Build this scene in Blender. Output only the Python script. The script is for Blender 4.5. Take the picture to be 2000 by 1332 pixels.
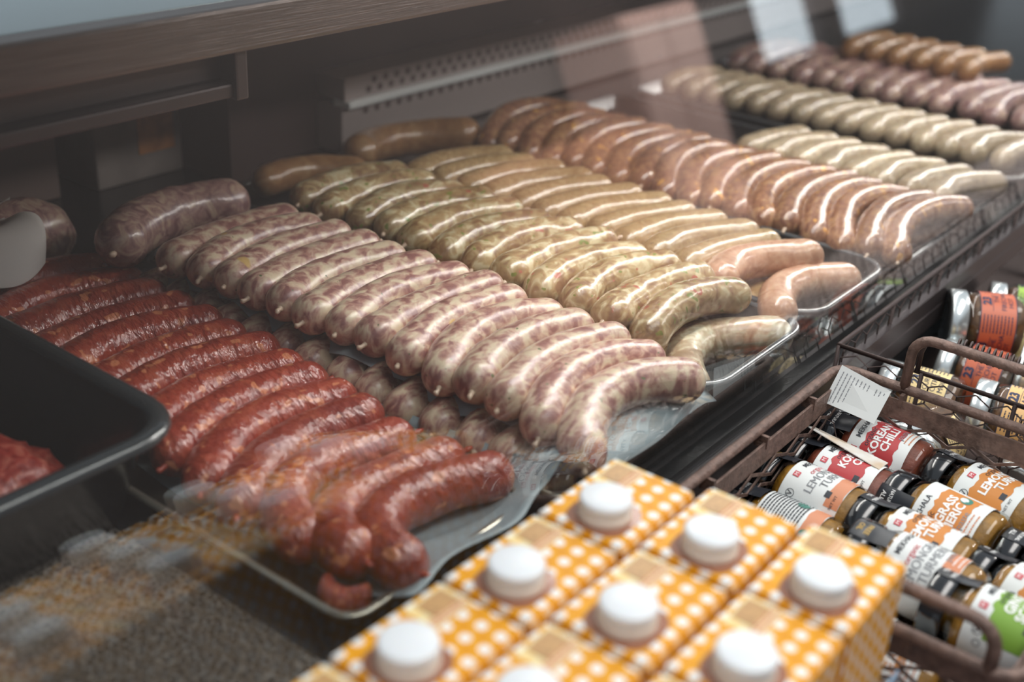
import bpy, bmesh, math, random
from mathutils import Vector, Matrix, noise
random.seed(7)
R = math.radians
for o in list(bpy.data.objects): bpy.data.objects.remove(o)
scene = bpy.context.scene
col = scene.collection

# ---------------------------------------------------------------- camera
cam_d = bpy.data.cameras.new('camera'); cam = bpy.data.objects.new('camera', cam_d); col.objects.link(cam)
rw = ((0.61707867, 0.32088091, -0.71850494), (-0.78520903, 0.31094278, -0.53550105), (0.05158186, 0.89462284, 0.44383475))
m = Matrix(rw).to_4x4(); m.translation = Vector((0, 0, 0.47)); cam.matrix_world = m
cam_d.sensor_width = 36; cam_d.lens = 42.97; cam_d.clip_start = 0.02; cam_d.clip_end = 60
cam_d.dof.use_dof = True; cam_d.dof.focus_distance = 0.98; cam_d.dof.aperture_fstop = 3.6
scene.camera = cam
# ---------------------------------------------------------------- light
w = bpy.data.worlds.new('world'); scene.world = w; w.use_nodes = True
bg = w.node_tree.nodes['Background']; bg.inputs[0].default_value = (0.80, 0.90, 1.0, 1); bg.inputs[1].default_value = 0.36
scene.view_settings.view_transform = 'Standard'; scene.view_settings.look = 'None'
scene.view_settings.exposure = 0.66; scene.view_settings.gamma = 1; scene.view_settings.use_curve_mapping = False
scene.cycles.max_bounces = 8; scene.cycles.transparent_max_bounces = 24; scene.cycles.use_denoising = True
scene.cycles.caustics_reflective = False; scene.cycles.caustics_refractive = False

def area(name, loc, rot, sx, sy, power, color):
    l = bpy.data.lights.new(name, 'AREA'); l.shape = 'RECTANGLE'; l.size = sx; l.size_y = sy; l.energy = power; l.color = color
    o = bpy.data.objects.new(name, l); col.objects.link(o); o.location = loc; o.rotation_euler = rot; return o
area('case_tube_light', (1.85, 0.468, 0.372), (R(-6), 0, 0), 2.3, 0.035, 6.6, (1.0, 0.96, 0.92))
area('aisle_lamp_light', (5.2, -1.5, 2.2), (R(-25), 0, 0), 3.0, 0.5, 120, (1.0, 0.93, 0.88))  # added light, no real lamp: brightens the cabinets mirrored in the pane
area('hall_lamp_light', (1.0, -0.45, 2.1), (R(-18), 0, 0), 2.4, 0.8, 35, (1.0, 0.97, 0.93))  # unseen fill added to light cartons and front trays from above

# ---------------------------------------------------------------- helpers
def tag(o, label=None, cat=None, group=None, kind=None):
    if label: o['label'] = label
    if cat: o['category'] = cat
    if group: o['group'] = group
    if kind: o['kind'] = kind
    return o
def empty(name, loc=(0, 0, 0), rz=0):
    o = bpy.data.objects.new(name, None); col.objects.link(o); o.location = loc; o.rotation_euler = (0, 0, rz); o.empty_display_size = .02
    return o
def link(name, me, mats=None, parent=None, smooth=True):
    if mats:
        idx = [p.material_index for p in me.polygons]
        for q in (mats if isinstance(mats, (list, tuple)) else [mats]): me.materials.append(q)
        me.polygons.foreach_set('material_index', idx)
    if smooth:
        for p in me.polygons: p.use_smooth = True
    o = bpy.data.objects.new(name, me); col.objects.link(o)
    if parent: o.parent = parent
    return o
def copy_tree(o, parent=None):
    c = o.copy(); col.objects.link(c); c.parent = parent
    for ch in list(o.children): copy_tree(ch, c)
    return c
class MB:
    def __init__(s): s.v = []; s.f = []; s.mi = []
    def add(s, v, f, mi=0):
        b = len(s.v); s.v += [tuple(p) for p in v]; s.f += [tuple(i + b for i in q) for q in f]; s.mi += [mi] * len(f)
    def box(s, x0, x1, y0, y1, z0, z1, mi=0):
        s.add([(x0,y0,z0),(x1,y0,z0),(x1,y1,z0),(x0,y1,z0),(x0,y0,z1),(x1,y0,z1),(x1,y1,z1),(x0,y1,z1)],
              [(0,3,2,1),(4,5,6,7),(0,1,5,4),(1,2,6,5),(2,3,7,6),(3,0,4,7)], mi)
    def tube(s, pts, r, n=8, closed=False, mi=0, cap=True):
        pts = [Vector(p) for p in pts]; N = len(pts); rr = r if isinstance(r, (list, tuple)) else [r] * N
        V = []; up = None
        for i, p in enumerate(pts):
            a = pts[(i - 1) % N] if (closed or i > 0) else p; b = pts[(i + 1) % N] if (closed or i < N - 1) else p
            t = (b - a).normalized()
            if up is None:
                up = Vector((0, 0, 1)) if abs(t.z) < .9 else Vector((1, 0, 0))
            u = t.cross(up)
            if u.length < 1e-6: u = t.cross(Vector((0, 1, 0)))
            u.normalize(); up = u.cross(t).normalized()
            for k in range(n):
                an = 2 * math.pi * k / n; V.append(p + (u * math.cos(an) + up * math.sin(an)) * rr[i])
        F = []
        for i in range(N if closed else N - 1):
            for k in range(n):
                a = i * n + k; b = i * n + (k + 1) % n; c = ((i + 1) % N) * n + (k + 1) % n; d = ((i + 1) % N) * n + k
                F.append((a, b, c, d))
        if not closed and cap: F.append(tuple(range(n - 1, -1, -1))); F.append(tuple((N - 1) * n + k for k in range(n)))
        s.add(V, F, mi)
    def lathe(s, prof, n=32, axis='z', mi=0, c=(0, 0, 0)):
        V = []; F = []
        for (r, h) in prof:
            for k in range(n):
                a = 2 * math.pi * k / n; x, y = r * math.cos(a), r * math.sin(a)
                V.append((c[0] + x, c[1] + y, c[2] + h) if axis == 'z' else (c[0] + x, c[1] + h, c[2] + y))
        for i in range(len(prof) - 1):
            for k in range(n):
                q = (i * n + k, i * n + (k + 1) % n, (i + 1) * n + (k + 1) % n, (i + 1) * n + k)
                F.append(q if axis == 'z' else q[::-1])
        s.add(V, F, mi)
    def mesh(s, name):
        me = bpy.data.meshes.new(name); me.from_pydata(s.v, [], s.f)
        for p, i in zip(me.polygons, s.mi): p.material_index = i
        me.update(); return me
    def build(s, name, mats, parent=None, smooth=False, bevel=0):
        me = s.mesh(name)
        if bevel:
            bm = bmesh.new(); bm.from_mesh(me)
            bmesh.ops.bevel(bm, geom=bm.edges[:], offset=bevel, segments=2, affect='EDGES', profile=.6); bm.to_mesh(me); bm.free()
        o = link(name, me, mats, parent, smooth); return o

# ---------------------------------------------------------------- materials
def mat(name, base, rough=.5, metal=0, spec=.5, coat=0, sss=0, bump=0, bscale=100, bstretch=(1, 1, 1), emit=None, var=0, vscale=20, var_col=None, coat_r=.1):
    m = bpy.data.materials.new(name); m.use_nodes = True; nt = m.node_tree; N = nt.nodes; L = nt.links; p = N['Principled BSDF']
    p.inputs['Base Color'].default_value = (*base, 1); p.inputs['Roughness'].default_value = rough; p.inputs['Metallic'].default_value = metal
    p.inputs['Specular IOR Level'].default_value = spec; p.inputs['Coat Weight'].default_value = coat; p.inputs['Coat Roughness'].default_value = coat_r
    if sss: p.inputs['Subsurface Weight'].default_value = sss; p.inputs['Subsurface Radius'].default_value = (.01, .004, .002)
    if emit: p.inputs['Emission Color'].default_value = (*emit[0], 1); p.inputs['Emission Strength'].default_value = emit[1]
    if bump or var:
        tc = N.new('ShaderNodeTexCoord'); mp = N.new('ShaderNodeMapping'); L.new(tc.outputs['Object'], mp.inputs[0]); mp.inputs['Scale'].default_value = bstretch
    if bump:
        no = N.new('ShaderNodeTexNoise'); no.inputs['Scale'].default_value = bscale; no.inputs['Detail'].default_value = 4; L.new(mp.outputs[0], no.inputs[0])
        b = N.new('ShaderNodeBump'); b.inputs['Strength'].default_value = bump; b.inputs['Distance'].default_value = .002; L.new(no.outputs[0], b.inputs['Height']); L.new(b.outputs[0], p.inputs['Normal'])
    if var:
        n2 = N.new('ShaderNodeTexNoise'); n2.inputs['Scale'].default_value = vscale; n2.inputs['Detail'].default_value = 5; L.new(mp.outputs[0], n2.inputs[0])
        rp = N.new('ShaderNodeValToRGB'); rp.color_ramp.elements[0].position = .35; rp.color_ramp.elements[1].position = .65
        vc = var_col or tuple(c * (1 - var) for c in base)
        rp.color_ramp.elements[0].color = (*vc, 1); rp.color_ramp.elements[1].color = (*base, 1); L.new(n2.outputs[0], rp.inputs[0]); L.new(rp.outputs[0], p.inputs['Base Color'])
    return m

def meat(name, cols, scale=55, rough=.32, coat=.5, fleck=None, stretch=(1, 1, 1), bump=.35, sss=.12, detail=3, bdist=.0016, cr_=.16, dist=1.1):
    """sausage filling seen through its casing: ramp of lean and fat, random offset for each sausage"""
    m = bpy.data.materials.new(name); m.use_nodes = True; nt = m.node_tree; N = nt.nodes; L = nt.links; p = N['Principled BSDF']
    tc = N.new('ShaderNodeTexCoord'); oi = N.new('ShaderNodeObjectInfo'); vm = N.new('ShaderNodeVectorMath'); vm.operation = 'SCALE'
    cx = N.new('ShaderNodeCombineXYZ')
    for i in range(3): L.new(oi.outputs['Random'], cx.inputs[i])
    L.new(cx.outputs[0], vm.inputs[0]); vm.inputs['Scale'].default_value = 3.7
    ad = N.new('ShaderNodeVectorMath'); L.new(tc.outputs['Object'], ad.inputs[0]); L.new(vm.outputs[0], ad.inputs[1])
    mp = N.new('ShaderNodeMapping'); L.new(ad.outputs[0], mp.inputs[0]); mp.inputs['Scale'].default_value = stretch; mp.inputs['Rotation'].default_value = (.3, .2, .5)
    no = N.new('ShaderNodeTexNoise'); no.inputs['Scale'].default_value = scale; no.inputs['Detail'].default_value = detail; no.inputs['Distortion'].default_value = dist; L.new(mp.outputs[0], no.inputs[0])
    rp = N.new('ShaderNodeValToRGB'); cr = rp.color_ramp
    while len(cr.elements) < len(cols): cr.elements.new(.5)
    for e, (pos, c) in zip(cr.elements, cols): e.position = pos; e.color = (*c, 1)
    L.new(no.outputs[0], rp.inputs[0]); last = rp.outputs[0]
    for (c, sc, th) in (fleck or []):
        vo = N.new('ShaderNodeTexNoise'); vo.inputs['Scale'].default_value = sc; vo.inputs['Detail'].default_value = 1; L.new(ad.outputs[0], vo.inputs[0])
        r2 = N.new('ShaderNodeMapRange'); r2.inputs[1].default_value = th; r2.inputs[2].default_value = th + .03; L.new(vo.outputs[0], r2.inputs[0])
        mx = N.new('ShaderNodeMix'); mx.data_type = 'RGBA'; L.new(r2.outputs[0], mx.inputs[0]); L.new(last, mx.inputs[6]); mx.inputs[7].default_value = (*c, 1); last = mx.outputs[2]
    hs = N.new('ShaderNodeHueSaturation'); mr = N.new('ShaderNodeMapRange'); mr.inputs[3].default_value = .88; mr.inputs[4].default_value = 1.1
    L.new(oi.outputs['Random'], mr.inputs[0]); L.new(mr.outputs[0], hs.inputs['Value']); L.new(last, hs.inputs['Color'])
    L.new(hs.outputs[0], p.inputs['Base Color'])
    p.inputs['Roughness'].default_value = rough; p.inputs['Coat Weight'].default_value = coat; p.inputs['Coat Roughness'].default_value = cr_
    p.inputs['Subsurface Weight'].default_value = sss; p.inputs['Subsurface Radius'].default_value = (.008, .003, .002)
    n3 = N.new('ShaderNodeTexNoise'); n3.inputs['Scale'].default_value = 150; n3.inputs['Detail'].default_value = 4
    m3 = N.new('ShaderNodeMapping'); m3.inputs['Scale'].default_value = (1.4, .6, .6); L.new(ad.outputs[0], m3.inputs[0]); L.new(m3.outputs[0], n3.inputs[0])
    b = N.new('ShaderNodeBump'); b.inputs['Strength'].default_value = bump; b.inputs['Distance'].default_value = bdist; L.new(n3.outputs[0], b.inputs['Height'])
    b2 = N.new('ShaderNodeBump'); b2.inputs['Strength'].default_value = bump * .6; b2.inputs['Distance'].default_value = .0012; L.new(no.outputs[0], b2.inputs['Height']); L.new(b.outputs[0], b2.inputs['Normal'])
    L.new(b2.outputs[0], p.inputs['Normal']); L.new(b.outputs[0], p.inputs['Coat Normal'])
    return m
M = {}
M['red'] = meat('red_casing', [(.30, (.28, .032, .020)), (.52, (.41, .060, .033)), (.66, (.50, .10, .052))], 45, .32, 1.0, [((.74, .25, .12), 85, .64)], bump=1.0, bdist=.0035)
M['brat'] = meat('marbled_casing', [(.37, (.29, .125, .115)), (.46, (.47, .26, .21)), (.53, (.61, .42, .32)), (.63, (.74, .60, .43))], 88, .33, .6, [((.13, .17, .07), 170, .74), ((.66, .44, .17), 34, .72)], stretch=(1, 1.5, .8), detail=5, cr_=.30, dist=.5)
M['green'] = meat('herb_casing', [(.36, (.25, .14, .075)), (.46, (.36, .24, .12)), (.55, (.46, .34, .18)), (.64, (.62, .53, .34))], 60, .28, .6, [((.20, .24, .06), 120, .68), ((.42, .12, .08), 80, .70)], stretch=(1, 1.5, 1))
M['herbpale'] = meat('pale_herb_casing', [(.36, (.36, .24, .15)), (.46, (.46, .34, .22)), (.55, (.56, .46, .31)), (.64, (.68, .61, .45))], 60, .28, .6, None, stretch=(1, 1.5, 1))
M['fine'] = meat('fine_brown_casing', [(.34, (.29, .18, .085)), (.55, (.38, .255, .125)), (.7, (.47, .34, .18))], 130, .27, .55, [((.20, .13, .05), 240, .70)], detail=5)
M['pale'] = meat('pale_pink_casing', [(.34, (.46, .24, .15)), (.55, (.58, .34, .22)), (.7, (.66, .44, .30))], 100, .27, .55)
M['chor'] = meat('spiced_pork_casing', [(.34, (.20, .085, .055)), (.5, (.31, .15, .088)), (.66, (.44, .25, .13))], 90, .26, .6, [((.66, .34, .10), 75, .68)], stretch=(1, 1.6, 1))
M['grey'] = meat('pale_grey_casing', [(.34, (.34, .25, .17)), (.55, (.46, .36, .24)), (.7, (.58, .48, .33))], 100, .27, .55)
M['dark'] = meat('dark_marbled_casing', [(.36, (.20, .10, .10)), (.5, (.34, .20, .18)), (.64, (.50, .36, .27))], 70, .30, .5)
M['orange'] = meat('orange_casing', [(.34, (.26, .13, .06)), (.55, (.34, .18, .08)), (.7, (.42, .26, .13))], 60, .30, .5)
M['ground'] = meat('ground_beef', [(.36, (.28, .025, .018)), (.5, (.42, .05, .035)), (.64, (.60, .16, .11))], 130, .35, .4, bump=1)
M['knot'] = mat('casing_end', (.62, .46, .34), .4, coat=.3)
M['rknot'] = mat('red_casing_end', (.45, .07, .04), .35, coat=.5)
M['black'] = mat('black_tray_plastic', (.012, .013, .014), .22, spec=.6, coat=.3, bump=.12, bscale=60)
M['steel'] = mat('brushed_steel', (.20, .17, .16), .38, metal=.9, bump=.3, bscale=60, bstretch=(.4, 12, 12), var=.25, vscale=30)
M['steel_top'] = mat('light_steel_top', (.66, .78, .80), .35, metal=.1, bump=.1, bscale=20)
M['dsteel'] = mat('dark_steel', (.09, .075, .075), .4, metal=.6)
M['case'] = mat('black_enamel', (.020, .021, .023), .22, spec=.6, bump=.15, bscale=300, var=.4, vscale=200)
M['inner'] = mat('dark_case_lining', (.060, .038, .036), .5, spec=.3)
M['paper'] = mat('grey_butcher_paper', (.35, .42, .45), .42, spec=.4, bump=.3, bscale=40)
M['white_paper'] = mat('white_butcher_paper', (.72, .68, .65), .6, bump=.4, bscale=30)
M['rust'] = mat('rusty_brown_iron', (.22, .142, .115), .5, metal=.25, bump=.5, bscale=350, var=.45, vscale=120)
M['wire'] = mat('brown_wire', (.075, .052, .048), .45, metal=.4)
M['wood'] = mat('ledge_wood', (.22, .15, .13), .55, bump=.25, bscale=30, bstretch=(1, 12, 12), var=.3, vscale=40)
M['floor'] = mat('hall_floor', (.10, .08, .075), .5, var=.3, vscale=2)
M['wall'] = mat('dark_wall', (.040, .031, .030), .7, var=.25, vscale=2)
M['panel'] = mat('brown_cabinet', (.62, .42, .37), .6, var=.12, vscale=3)
M['orpanel'] = mat('orange_cabinet', (.46, .23, .15), .6, var=.2, vscale=3)
M['yellow'] = mat('yellow_card', (.90, .50, .02), .4)
M['brown'] = mat('brown_print', (.30, .115, .06), .4, coat=.3, bump=.4, bscale=600)
M['tan'] = mat('tan_picture', (.62, .36, .15), .4, var=.35, vscale=350)
M['cream'] = mat('cream_print', (.92, .76, .40), .45, var=.12, vscale=300)
M['cap'] = mat('white_plastic', (.80, .83, .85), .35, sss=.1)
M['collar'] = mat('cream_plastic', (.78, .70, .62), .4)
M['blue'] = mat('blue_grey_card', (.20, .29, .40), .6)
M['white'] = mat('label_white', (.74, .77, .76), .45)
M['text'] = mat('dark_ink', (.035, .04, .05), .5)
M['grey_text'] = mat('grey_ink', (.25, .26, .28), .5)
M['white_ink'] = mat('white_ink', (.85, .86, .85), .5)
M['gold'] = mat('gold_ink', (.55, .36, .10), .4)
M['redlab'] = mat('red_label', (.45, .045, .05), .45)
M['redink'] = mat('red_ink', (.55, .07, .09), .5)
M['orlab'] = mat('orange_label', (.60, .235, .055), .45)
M['peach'] = mat('peach_label', (.62, .25, .13), .45)
M['greenlab'] = mat('green_label', (.20, .38, .045), .45)
M['limelab'] = mat('lime_label', (.36, .55, .08), .45)
M['coral'] = mat('coral_label', (.55, .13, .06), .45)
M['butter'] = mat('butter_label', (.80, .62, .30), .45)
M['apricot'] = mat('apricot_label', (.78, .48, .20), .45)
M['navy'] = mat('navy_ink', (.02, .03, .08), .5)
M['teal'] = mat('teal_ink', (.05, .22, .17), .5)
M['lid'] = mat('black_lid', (.012, .013, .015), .18, coat=.6)
M['strip'] = mat('black_seal_strip', (.022, .025, .032), .35)
M['silver'] = mat('silver_lid', (.72, .76, .76), .24, metal=.75)
M['chilli'] = mat('chilli_paste', (.24, .050, .022), .5, bump=.6, bscale=200, var=.3, vscale=150)
M['turm'] = mat('turmeric_paste', (.42, .19, .018), .5, bump=.6, bscale=200, var=.4, vscale=120)
M['salsa'] = mat('brown_relish', (.17, .075, .03), .5, bump=.6, bscale=160, var=.5, vscale=140)

def glass_mat(name, tint=(1, 1, 1), dust_haze=False, ior=1.45, rough=0.0):
    m = bpy.data.materials.new(name); m.use_nodes = True; nt = m.node_tree; N = nt.nodes; L = nt.links; N.remove(N['Principled BSDF'])
    out = N['Material Output']; tr = N.new('ShaderNodeBsdfTransparent'); tr.inputs[0].default_value = (*tint, 1)
    gl = N.new('ShaderNodeBsdfGlossy'); gl.inputs['Roughness'].default_value = rough; fr = N.new('ShaderNodeFresnel')
    ge = N.new('ShaderNodeNewGeometry'); im = N.new('ShaderNodeMapRange'); im.inputs[3].default_value = ior; im.inputs[4].default_value = 1 / ior   # both faces reflect alike, the ray passes straight through
    L.new(ge.outputs['Backfacing'], im.inputs[0]); L.new(im.outputs[0], fr.inputs[0])
    mx = N.new('ShaderNodeMixShader'); L.new(fr.outputs[0], mx.inputs[0]); L.new(tr.outputs[0], mx.inputs[1]); L.new(gl.outputs[0], mx.inputs[2]); last = mx
    if dust_haze:   # dried specks and wipe marks, over an even haze painted to lift blacks
        tc = N.new('ShaderNodeTexCoord'); vo = N.new('ShaderNodeTexVoronoi'); vo.inputs['Scale'].default_value = 55; vo.inputs['Randomness'].default_value = 1
        L.new(tc.outputs['Object'], vo.inputs['Vector'])
        ms = N.new('ShaderNodeTexNoise'); ms.inputs['Scale'].default_value = 6; L.new(tc.outputs['Object'], ms.inputs[0])
        lt = N.new('ShaderNodeMapRange'); lt.inputs[1].default_value = .045; lt.inputs[2].default_value = .03; L.new(vo.outputs['Distance'], lt.inputs[0])
        mm = N.new('ShaderNodeMapRange'); mm.inputs[1].default_value = .5; mm.inputs[2].default_value = .6; L.new(ms.outputs[0], mm.inputs[0])
        mu = N.new('ShaderNodeMath'); mu.operation = 'MULTIPLY'; L.new(lt.outputs[0], mu.inputs[0]); L.new(mm.outputs[0], mu.inputs[1])
        hz = N.new('ShaderNodeMath'); hz.operation = 'MULTIPLY_ADD'; hz.inputs[1].default_value = .30; hz.inputs[2].default_value = .010; L.new(mu.outputs[0], hz.inputs[0])
        df = N.new('ShaderNodeBsdfDiffuse'); df.inputs[0].default_value = (.75, .72, .70, 1)
        m2 = N.new('ShaderNodeMixShader'); L.new(hz.outputs[0], m2.inputs[0]); L.new(mx.outputs[0], m2.inputs[1]); L.new(df.outputs[0], m2.inputs[2]); last = m2
    L.new(last.outputs[0], out.inputs['Surface']); return m
M['pane'] = glass_mat('case_pane_glass', (.985, .995, .99), dust_haze=True, ior=2.15)
M['jarglass'] = glass_mat('jar_glass', (.93, .96, .95), ior=1.5, rough=.03)

def carton_mat():
    """yellow gingham print with white dots, laid out in the carton's own metres (UV)"""
    m = bpy.data.materials.new('carton_print'); m.use_nodes = True; nt = m.node_tree; N = nt.nodes; L = nt.links; p = N['Principled BSDF']
    uv = N.new('ShaderNodeUVMap'); sp = N.new('ShaderNodeSeparateXYZ'); L.new(uv.outputs[0], sp.inputs[0])
    def math_(op, a, b=None, c=None):
        q = N.new('ShaderNodeMath'); q.operation = op
        for i, x in enumerate((a, b, c)):
            if x is None: continue
            if isinstance(x, (int, float)): q.inputs[i].default_value = x
            else: L.new(x, q.inputs[i])
        return q.outputs[0]
    P = .0116
    u = math_('MULTIPLY', sp.outputs[0], 1 / P); v = math_('MULTIPLY', sp.outputs[1], 1 / P)
    fu = math_('SUBTRACT', math_('FRACT', u), .5); fv = math_('SUBTRACT', math_('FRACT', v), .5)
    d = math_('SQRT', math_('ADD', math_('MULTIPLY', fu, fu), math_('MULTIPLY', fv, fv)))
    dot = math_('LESS_THAN', d, .265)
    bu = math_('LESS_THAN', math_('ABSOLUTE', fu), .27); bv = math_('LESS_THAN', math_('ABSOLUTE', fv), .27)
    s = math_('MULTIPLY', math_('ADD', bu, bv), .5)
    mx = N.new('ShaderNodeMix'); mx.data_type = 'RGBA'; L.new(s, mx.inputs[0]); mx.inputs[6].default_value = (.72, .29, .003, 1); mx.inputs[7].default_value = (.84, .41, .015, 1)
    m2 = N.new('ShaderNodeMix'); m2.data_type = 'RGBA'; L.new(dot, m2.inputs[0]); L.new(mx.outputs[2], m2.inputs[6]); m2.inputs[7].default_value = (.88, .89, .88, 1)
    L.new(m2.outputs[2], p.inputs['Base Color']); p.inputs['Roughness'].default_value = .5
    return m
M['carton'] = carton_mat()

# ---------------------------------------------------------------- text
_tc = {}
def text_verts(s, size, bold=0.0):
    k = (s, size, bold)
    if k in _tc: return _tc[k]
    c = bpy.data.curves.new('t', 'FONT'); c.body = s; c.size = size; c.resolution_u = 2; c.align_x = 'CENTER'; c.align_y = 'CENTER'; c.offset = bold; c.fill_mode = 'FRONT' if hasattr(c, 'fill_mode') else 'FRONT'
    o = bpy.data.objects.new('t', c); col.objects.link(o); dg = bpy.context.evaluated_depsgraph_get(); dg.update()
    me = bpy.data.meshes.new_from_object(o.evaluated_get(dg)); bpy.data.objects.remove(o); bpy.data.curves.remove(c)
    V = [tuple(v.co) for v in me.vertices]; F = [tuple(p.vertices) for p in me.polygons]; bpy.data.meshes.remove(me)
    _tc[k] = (V, F); return _tc[k]
class Flat:
    """flat artwork (u across, v up), later bent round a jar"""
    def __init__(s): s.m = MB()
    def text(s, t, u, v, size, bold=0.0, rot=0, mi=0, sx=1.0):
        V, F = text_verts(t, size, bold * size); c, sn = math.cos(rot), math.sin(rot)
        s.m.add([(u + (x * sx) * c - y * sn, v + (x * sx) * sn + y * c, 0) for x, y, z in V], F, mi); return s
    def rect(s, u0, u1, v0, v1, mi=0): s.m.add([(u0, v0, 0), (u1, v0, 0), (u1, v1, 0), (u0, v1, 0)], [(0, 1, 2, 3)], mi); return s
    def ring(s, u, v, r, w, mi=0, n=20):
        V = []
        for k in range(n):
            a = 2 * math.pi * k / n; V += [(u + r * math.cos(a), v + r * math.sin(a), 0), (u + (r - w) * math.cos(a), v + (r - w) * math.sin(a), 0)]
        s.m.add(V, [(2 * k, 2 * ((k + 1) % n), 2 * ((k + 1) % n) + 1, 2 * k + 1) for k in range(n)], mi); return s
    def disc(s, u, v, r, mi=0, n=18):
        s.m.add([(u + r * math.cos(2 * math.pi * k / n), v + r * math.sin(2 * math.pi * k / n), 0) for k in range(n)], [tuple(range(n))], mi); return s
    def ragged(s, u0, u1, v0, v1, mi=0, a=.0012, seed=1):
        rnd = random.Random(seed); n = 22; V = []
        for i in range(n + 1): V.append((u0 + (u1 - u0) * i / n, v0 + rnd.uniform(-a, a), 0)); V.append((u0 + (u1 - u0) * i / n, v1 + rnd.uniform(-a, a), 0))
        s.m.add(V, [(2 * i, 2 * i + 2, 2 * i + 3, 2 * i + 1) for i in range(n)], mi); return s
    def lines(s, u0, u1, v0, v1, n, h=.0005, seed=3, mi=0):
        rnd = random.Random(seed)
        for i in range(n):
            v = v0 + (v1 - v0) * i / max(1, n - 1); u = u0
            while u < u1:
                l = rnd.uniform(.0008, .0030); s.rect(u, min(u + l, u1), v, v + h, mi); u += l + .0006
        return s
    def bend(s, name, r, mats, parent, step=.0022, phi=0):
        """jar lies with its lid towards +Y: v runs along +Y, u runs over the top towards +X"""
        bm = bmesh.new(); bm.from_mesh(s.m.mesh('tmp'))
        us = [v.co.x for v in bm.verts]; a = min(us); b = max(us); k = math.floor(a / step) + 1
        while k * step < b:
            bmesh.ops.bisect_plane(bm, geom=bm.verts[:] + bm.edges[:] + bm.faces[:], plane_co=(k * step, 0, 0), plane_no=(1, 0, 0), dist=1e-7); k += 1
        for v in bm.verts:
            an = v.co.x / r + phi; v.co = Vector((r * math.sin(an), v.co.y, r * math.cos(an)))
        me = bpy.data.meshes.new(name); bm.to_mesh(me); bm.free()
        return link(name, me, mats, parent, smooth=True)

# ================================================================ HALL (setting)
b = MB(); b.box(-4, 14, -3.1, 5, -.97, -.95); tag(b.build('floor', M['floor']), kind='structure')
b = MB()                                              # wall across the aisle with window openings
X0, X1 = -4, 14; wins = [(7.05, 7.95), (8.25, 9.35)]; zb, zt = .12, 1.9
xs = X0
for a, c in wins: b.box(xs, a, -3.1, -3.0, -.95, 2.4); b.box(a, c, -3.1, -3.0, -.95, zb); b.box(a, c, -3.1, -3.0, zt, 2.4); xs = c
b.box(xs, X1, -3.1, -3.0, -.95, 2.4); tag(b.build('wall_front', M['wall']), kind='structure')
for i, (a, c) in enumerate(wins):
    w_ = empty('window_%d' % (i + 1), (0, 0, 0)); tag(w_, kind='structure')
    f = MB()
    for q in ((a, a + .06, zb, zt), (c - .06, c, zb, zt)): f.box(q[0], q[1], -3.06, -2.98, q[2], q[3])
    f.box(a, c, -3.06, -2.98, zb, zb + .06); f.box(a, c, -3.06, -2.98, zt - .06, zt); f.build('window_frame', M['dsteel'], w_)
    p = MB(); p.box(a + .05, c - .05, -3.045, -3.035, zb + .05, zt - .05); p.build('daylit_pane', mat('daylit_pane_%d' % i, (.8, .85, .9), .6, emit=((.72, .84, .92), .9)), w_)
def cabinet(x0, x1, z1, m_, label):
    e = empty('wooden_cabinet', ((x0 + x1) / 2, -2.75, -.95)); tag(e, label, 'cabinet'); hw = (x1 - x0) / 2; h = z1 + .95
    b = MB(); b.box(-hw, hw, -.22, .2, 0, h); b.build('cabinet_body', m_, e, bevel=.008)
    for s in (-1, 1):
        d = MB(); d.box(min(0.01 * s, (hw - .02) * s), max(0.01 * s, (hw - .02) * s), .202, .222, .05, h - .04); dd = d.build('door', m_, e, bevel=.004)
        k = MB(); k.box(s * .05 - .008, s * .05 + .008, .222, .245, h * .5, h * .5 + .12); k.build('handle', M['dsteel'], dd)
cabinet(5.02, 5.72, .62, M['panel'], 'tall pale brown cabinet across the aisle mirrored as an upright block in the glass')
cabinet(3.75, 4.85, .12, M['orpanel'], 'low reddish brown cabinet across the aisle mirrored left of the tall one')

# ================================================================ DISPLAY CASE
G, T = .350, R(13)                                     # foot of the pane and how far it leans in
case = empty('display_case', (0, 0, -.95)); tag(case, 'long butcher display case with slanted front glass and dark enamel deck', 'display case')
XL, XR = -.45, 3.6
def cb(name, m_, *boxes, bevel=0, parent=None):
    b = MB()
    for q in boxes: b.box(q[0], q[1], q[2], q[3], q[4] + .95, q[5] + .95)
    return b.build(name, m_, parent or case, bevel=bevel)
def deck_mat():
    m = mat('hammered_deck', (.085, .070, .055), .38, metal=.35); nt = m.node_tree; N = nt.nodes; L = nt.links; p = N['Principled BSDF']
    tc = N.new('ShaderNodeTexCoord'); wv = N.new('ShaderNodeTexVoronoi'); wv.inputs['Scale'].default_value = 240; wv.feature = 'DISTANCE_TO_EDGE'
    no = N.new('ShaderNodeTexNoise'); no.inputs['Scale'].default_value = 40; L.new(tc.outputs['Object'], no.inputs[0])
    ad = N.new('ShaderNodeVectorMath'); ad.operation = 'MULTIPLY_ADD'; L.new(no.outputs['Color'], ad.inputs[0]); ad.inputs[1].default_value = (.012, .012, .012); L.new(tc.outputs['Object'], ad.inputs[2]); L.new(ad.outputs[0], wv.inputs['Vector'])
    rp = N.new('ShaderNodeValToRGB'); rp.color_ramp.elements[0].position = .02; rp.color_ramp.elements[0].color = (.30, .27, .24, 1); rp.color_ramp.elements[1].position = .12; rp.color_ramp.elements[1].color = (.075, .06, .048, 1)
    L.new(wv.outputs[0], rp.inputs[0]); L.new(rp.outputs[0], p.inputs['Base Color'])
    bp = N.new('ShaderNodeBump'); bp.inputs['Strength'].default_value = .8; bp.inputs['Distance'].default_value = .001; bp.invert = True; L.new(wv.outputs[0], bp.inputs['Height']); L.new(bp.outputs[0], p.inputs['Normal'])
    return m
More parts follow.
